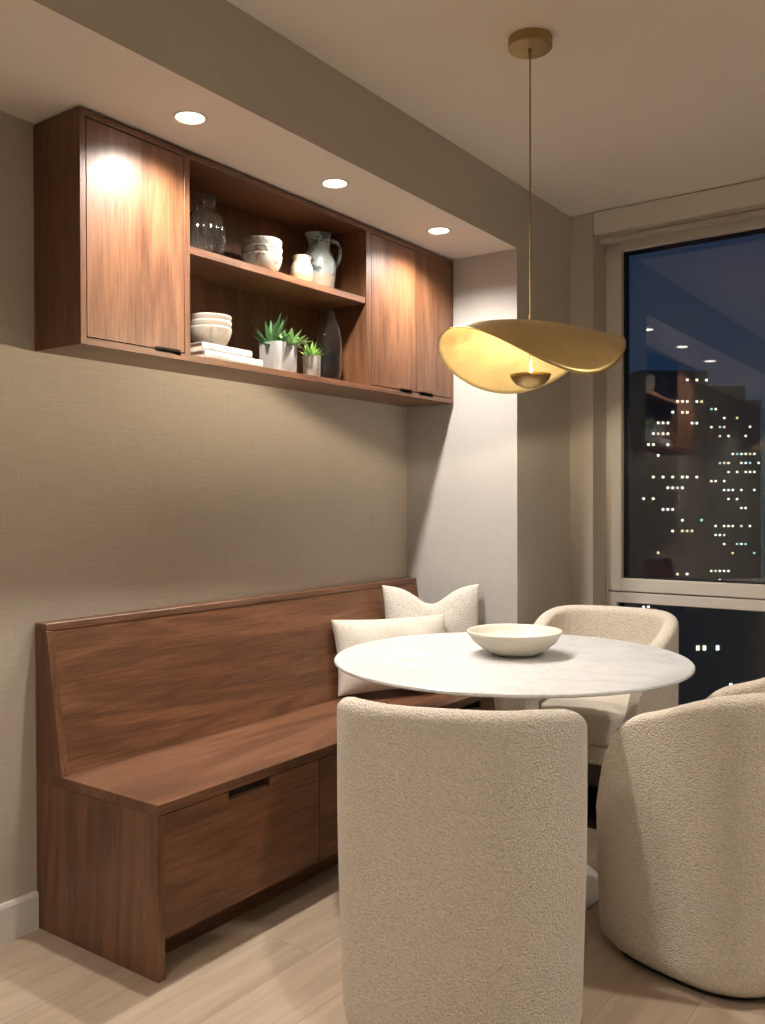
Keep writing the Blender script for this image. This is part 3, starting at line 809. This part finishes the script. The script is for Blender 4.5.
# succulents
def leaf(bm, base, az, el, ln, wd, tk_, curl):
    """tapering fleshy leaf"""
    d = Vector((cos(az), sin(az), 0)); up = Vector((0, 0, 1)); sd = d.cross(up); n = 7; rings = []
    p = Vector(base); e = el
    for i in range(n + 1):
        t = i / n; w = wd * (0.55 + 0.9 * t - 1.45 * t ** 2.2) if t < 1 else 0.0; w = max(w, 0.0004)
        h = tk_ * max(0.15, 1 - t)
        T = d * cos(e) + up * sin(e); nn = up * cos(e) - d * sin(e)
        rings.append([bm.verts.new(p + sd * w * cos(a) + nn * h * sin(a) * (0.6 if sin(a) > 0 else 1)) for a in [2 * pi * k / 8 for k in range(8)]])
        p = p + T * ln / n; e += curl / n
    for A, Bq in zip(rings, rings[1:]):
        for k in range(8): bm.faces.new((A[k], A[(k + 1) % 8], Bq[(k + 1) % 8], Bq[k]))
    bm.faces.new(rings[0][::-1]); bm.faces.new(rings[-1])
def rosette(c, tiers, seed):
    bm = B(); r = random.Random(seed); off = 0
    for cnt, el, ln, wd in tiers:
        for k in range(cnt):
            az = off + 2 * pi * k / cnt + r.uniform(-0.2, 0.2)
            leaf(bm, (c[0] + 0.004 * cos(az), c[1] + 0.004 * sin(az), c[2]), az, radians(el + r.uniform(-9, 9)), ln * r.uniform(0.82, 1.12), wd, wd * 0.45, r.uniform(-0.25, 0.3))
        off += 2.4
    bmesh.ops.recalc_face_normals(bm, faces=bm.faces); return bm
def rbox_pot(bm, cx, cy, z0, hx, hy, h, r, wall, taper):
    """square pot with rounded corners, open at the top"""
    def outline(hx_, hy_, rr):
        P = []
        for qx, qy, a0 in ((1, 1, 0), (-1, 1, 90), (-1, -1, 180), (1, -1, 270)):
            for k in range(7):
                a = radians(a0 + 90 * k / 6); P.append((qx * (hx_ - rr) + rr * cos(a), qy * (hy_ - rr) + rr * sin(a)))
        return P
    lv = [(-taper, 0, 0), (0, 0.006, 0), (0, h, 0), (-wall, h, 0), (-wall, h - 0.02, 0)]
    rings = [[bm.verts.new((cx + x, cy + y, z0 + z)) for x, y in outline(hx + d, hy + d, max(0.004, r + d))] for d, z, _ in lv]
    for A, Bq in zip(rings, rings[1:]):
        m = len(A)
        for k in range(m): bm.faces.new((A[k], A[(k + 1) % m], Bq[(k + 1) % m], Bq[k]))
    bm.faces.new(rings[0][::-1]); bm.faces.new(rings[-1])
    bmesh.ops.recalc_face_normals(bm, faces=bm.faces); return bm
gx, gy = 0.165, 2.422
pl = thing('potted_succulents', 'white square pot with a spiky dark aloe and a pale rosette succulent', 'potted plant', (gx, gy, Z0))
bm = rbox_pot(B(), gx, gy, Z0, 0.052, 0.058, 0.108, 0.024, 0.005, 0.004)
mesh_obj('pot', bm, M['pot'], pl, True, True, 35)
mesh_obj('soil', rbox_pot(B(), gx, gy, Z0 + 0.083, 0.0455, 0.0515, 0.012, 0.018, 0.004, 0.0), M['soil'], pl)
mesh_obj('aloe_plant', rosette((gx - 0.010, gy - 0.026, Z0 + 0.092), [(6, 18, 0.075, 0.017), (6, 40, 0.095, 0.016), (6, 62, 0.118, 0.014), (3, 80, 0.112, 0.011)], 11), M['leaf_d'], pl, True, True, 60)
mesh_obj('rosette_plant', rosette((gx + 0.026, gy + 0.038, Z0 + 0.110), [(8, 0, 0.076, 0.019), (8, 24, 0.074, 0.018), (7, 47, 0.070, 0.016), (4, 72, 0.056, 0.012)], 5), M['leaf_l'], pl, True, True, 60)
hx_, hy_ = 0.185, 2.585
ps = thing('potted_succulent', 'small pale pot with a bright green spiky succulent, by the glass vase', 'potted plant', (hx_, hy_, Z0))
mesh_obj('pot', lathe(B(), [(0, 0), (0.028, 0), (0.032, 0.004), (0.034, 0.080), (0.035, 0.082), (0.031, 0.082), (0.030, 0.066), (0, 0.066)], (hx_, hy_, Z0), 40), M['pot_small'], ps, True, True, 50)
mesh_obj('soil', lathe(B(), [(0, 0.066), (0.0302, 0.066), (0.0302, 0.074), (0, 0.076)], (hx_, hy_, Z0), 32), M['soil'], ps)
mesh_obj('succulent_plant', rosette((hx_, hy_, Z0 + 0.076), [(10, 14, 0.050, 0.009), (10, 36, 0.054, 0.009), (9, 58, 0.056, 0.008), (5, 78, 0.050, 0.007)], 21), M['leaf_y'], ps, True, True, 60)
# tall glass vase
vo = [(0, 0), (0.042, 0), (0.048, 0.005), (0.053, 0.05), (0.056, 0.11), (0.054, 0.165), (0.046, 0.215), (0.035, 0.252), (0.030, 0.272), (0.031, 0.285)]
vi = [(0.028, 0.285), (0.027, 0.272), (0.032, 0.252), (0.043, 0.215), (0.051, 0.165), (0.053, 0.11), (0.050, 0.05), (0.043, 0.016), (0.03, 0.012), (0, 0.012)]
lathe_thing('glass_vase', vo + vi, (0.150, 2.726, Z0), M['smoke'], 'tall clear glass vase with a narrow mouth, on the lower shelf', 'vase', seg=64)

# ------------------------------------------------------------------ the city beyond the window
def facade(name, a, b_):
    m, nt, b = new_mat(name); v = mapping(nt); n1 = noise(nt, v, 0.12, 3)
    nt.links.new(ramp(nt, n1.outputs['Fac'], [(0.3, a), (0.7, b_)]), b.inputs['Base Color'])
    b.inputs['Roughness'].default_value = 0.6; return m
FM = [facade('dark_concrete', (0.20, 0.23, 0.25), (0.28, 0.31, 0.33)), facade('teal_cladding', (0.20, 0.30, 0.31), (0.28, 0.38, 0.39)), facade('brown_brick', (0.22, 0.22, 0.21), (0.30, 0.29, 0.27))]
LM = [emit('lit_window_warm', (1.0, 0.86, 0.62), 1.7), emit('lit_window_white', (0.95, 0.97, 0.92), 1.5), emit('lit_window_cyan', (0.45, 0.85, 0.88), 1.0), emit('lit_window_amber', (1.0, 0.74, 0.42), 1.2)]
win_mesh = {}
def wmesh(k, w, h):
    key = (k, w, h)
    if key not in win_mesh:
        bm = box(B(), -w / 2, w / 2, -0.10, 0.0, 0, h); me = bpy.data.meshes.new('lit_window'); bm.to_mesh(me); bm.free()
        me.materials.append(LM[k]); win_mesh[key] = me
    return win_mesh[key]
FW, RGT = Vector((-0.5855, 0.8107, 0)), Vector((0.8107, 0.5855, 0))
CAM = Vector((2.378, 0, 1.25))
def tower(dep, lat, w, top, fm, step, label, runs, seed, ww=0.8, wh=0.75):
    """dep/lat: metres along and across the street from the window; front turned to the room"""
    r = random.Random(seed); p = CAM + FW * dep + RGT * lat
    ang = math.atan2(RGT.y, RGT.x) + r.uniform(-0.12, 0.12)
    t = thing('office_tower', label, 'building', (p.x, p.y, -70.0), ang, 'night towers beyond the window')
    bm = box(B(), -w / 2, w / 2, 0.0, w * 0.7, 0.0, top + 70)
    mesh_obj('tower_body', bm, FM[fm], t, False, False)
    if step:
        bm = box(B(), -w * 0.30, w * 0.30, w * 0.1, w * 0.55, top + 70, top + 70 + step); mesh_obj('rooftop_block', bm, FM[fm], t, False, False)
    n = 0; fl = 3.6; pit = ww * 2.1
    cols = int(w / pit) - 1
    for z, a, b, dens in runs:            # rows of lit windows: height, from-to in column share, share that is lit
        zz = round((z + 70) / fl) * fl
        for c in range(int(a * cols), int(b * cols) + 1):
            if r.random() > dens or n >= 96: continue
            o = bpy.data.objects.new('lit_window', wmesh(r.choices((0, 1, 2, 3), (5, 5, 1.2, 2))[0], ww, wh))
            link(o, t); o.location = (-w / 2 + pit * (c + 1), 0.0, zz); n += 1
    return t
def rows(lo, hi, k, dens, seed):
    r = random.Random(seed); out = []
    for i in range(k):
        z = lo + (hi - lo) * i / max(1, k - 1); a = r.uniform(0, 0.55); out.append((z, a, min(1, a + r.uniform(0.25, 0.7)), dens))
    return out
tower(330, 79, 20, 24, 0, 4, 'narrow dark night tower right beside the left window frame', rows(-40, 17, 15, 0.5, 1), 1)
tower(300, 97, 24, 45, 2, 0, 'brown night tower with scattered warm lit windows', rows(-40, 40, 20, 0.42, 2), 2)
tower(360, 138, 26, 42, 1, 6, 'teal glass night tower with many lit floors', rows(-40, 38, 20, 0.5, 3), 3)
tower(290, 140, 22, 38, 0, 0, 'wide grey night tower at the far edge of the window', rows(-50, 34, 20, 0.45, 4), 4)
tower(170, 68, 22, -18, 1, 0, 'low dark block seen through the lower window pane', rows(-40, -22, 5, 0.25, 5), 5, 0.6, 0.9)
tower(150, 82, 18, -14, 0, 0, 'low block with cyan lit windows beyond the lower pane', rows(-38, -17, 6, 0.22, 6), 6, 0.7, 0.9)
tower(340, 45, 28, 34, 1, 0, 'pale night tower left of the narrow one, mostly behind the window jamb', rows(-30, 30, 10, 0.4, 7), 7)
tower(320, 185, 30, 30, 2, 5, 'broad night tower right of all others, past the picture edge', rows(-30, 26, 10, 0.4, 8), 8)
bm = B(); box(bm, -700, 700, 60, 900, -71, -70)
structure(mesh_obj('ground', bm, FM[0]))

# ------------------------------------------------------------------ night sky
W = bpy.data.worlds.new('night_sky'); S.world = W; W.use_nodes = True
nt = W.node_tree; bg = nt.nodes['Background']
tc = nt.nodes.new('ShaderNodeTexCoord'); sp = nt.nodes.new('ShaderNodeSeparateXYZ'); nt.links.new(tc.outputs['Generated'], sp.inputs[0])
c = ramp(nt, sp.outputs[2], [(0.0, (0.022, 0.036, 0.044)), (0.10, (0.012, 0.028, 0.055)), (0.32, (0.006, 0.018, 0.048)), (1.0, (0.003, 0.007, 0.020))])
nt.links.new(c, bg.inputs[0]); bg.inputs[1].default_value = 1.0

# ------------------------------------------------------------------ camera and picture settings
cd = bpy.data.cameras.new('camera'); cam = bpy.data.objects.new('camera', cd); link(cam)
cd.sensor_fit = 'HORIZONTAL'; cd.sensor_width = 36.0; cd.lens = 899.67 / 765 * 36.0
cd.clip_start = 0.05; cd.clip_end = 3000
yaw, pitch, roll = 0.625428, -0.0102403, -0.0026788
cy, sy, cp, sp_, cr, sr = cos(yaw), sin(yaw), cos(pitch), sin(pitch), cos(roll), sin(roll)
A = Matrix(((cy, sy, 0), (0, 0, -1), (-sy, cy, 0)))
Pm = Matrix(((1, 0, 0), (0, cp, sp_), (0, -sp_, cp)))
Rm = Matrix(((cr, -sr, 0), (sr, cr, 0), (0, 0, 1)))
Mx = Rm @ Pm @ A                      # world -> x right, y down, z forward
rot = Matrix((Mx[0], -Vector(Mx[1]), -Vector(Mx[2]))).transposed()
cam.matrix_world = Matrix.Translation(CAM) @ rot.to_4x4()
S.camera = cam
S.view_settings.view_transform = 'Standard'; S.view_settings.look = 'None'
S.view_settings.exposure = 0.06; S.view_settings.gamma = 1.0; S.view_settings.use_curve_mapping = False
S.cycles.use_denoising = True
S.cycles.max_bounces = 14; S.cycles.diffuse_bounces = 5; S.cycles.glossy_bounces = 6; S.cycles.transmission_bounces = 12
S.cycles.sample_clamp_indirect = 4.0
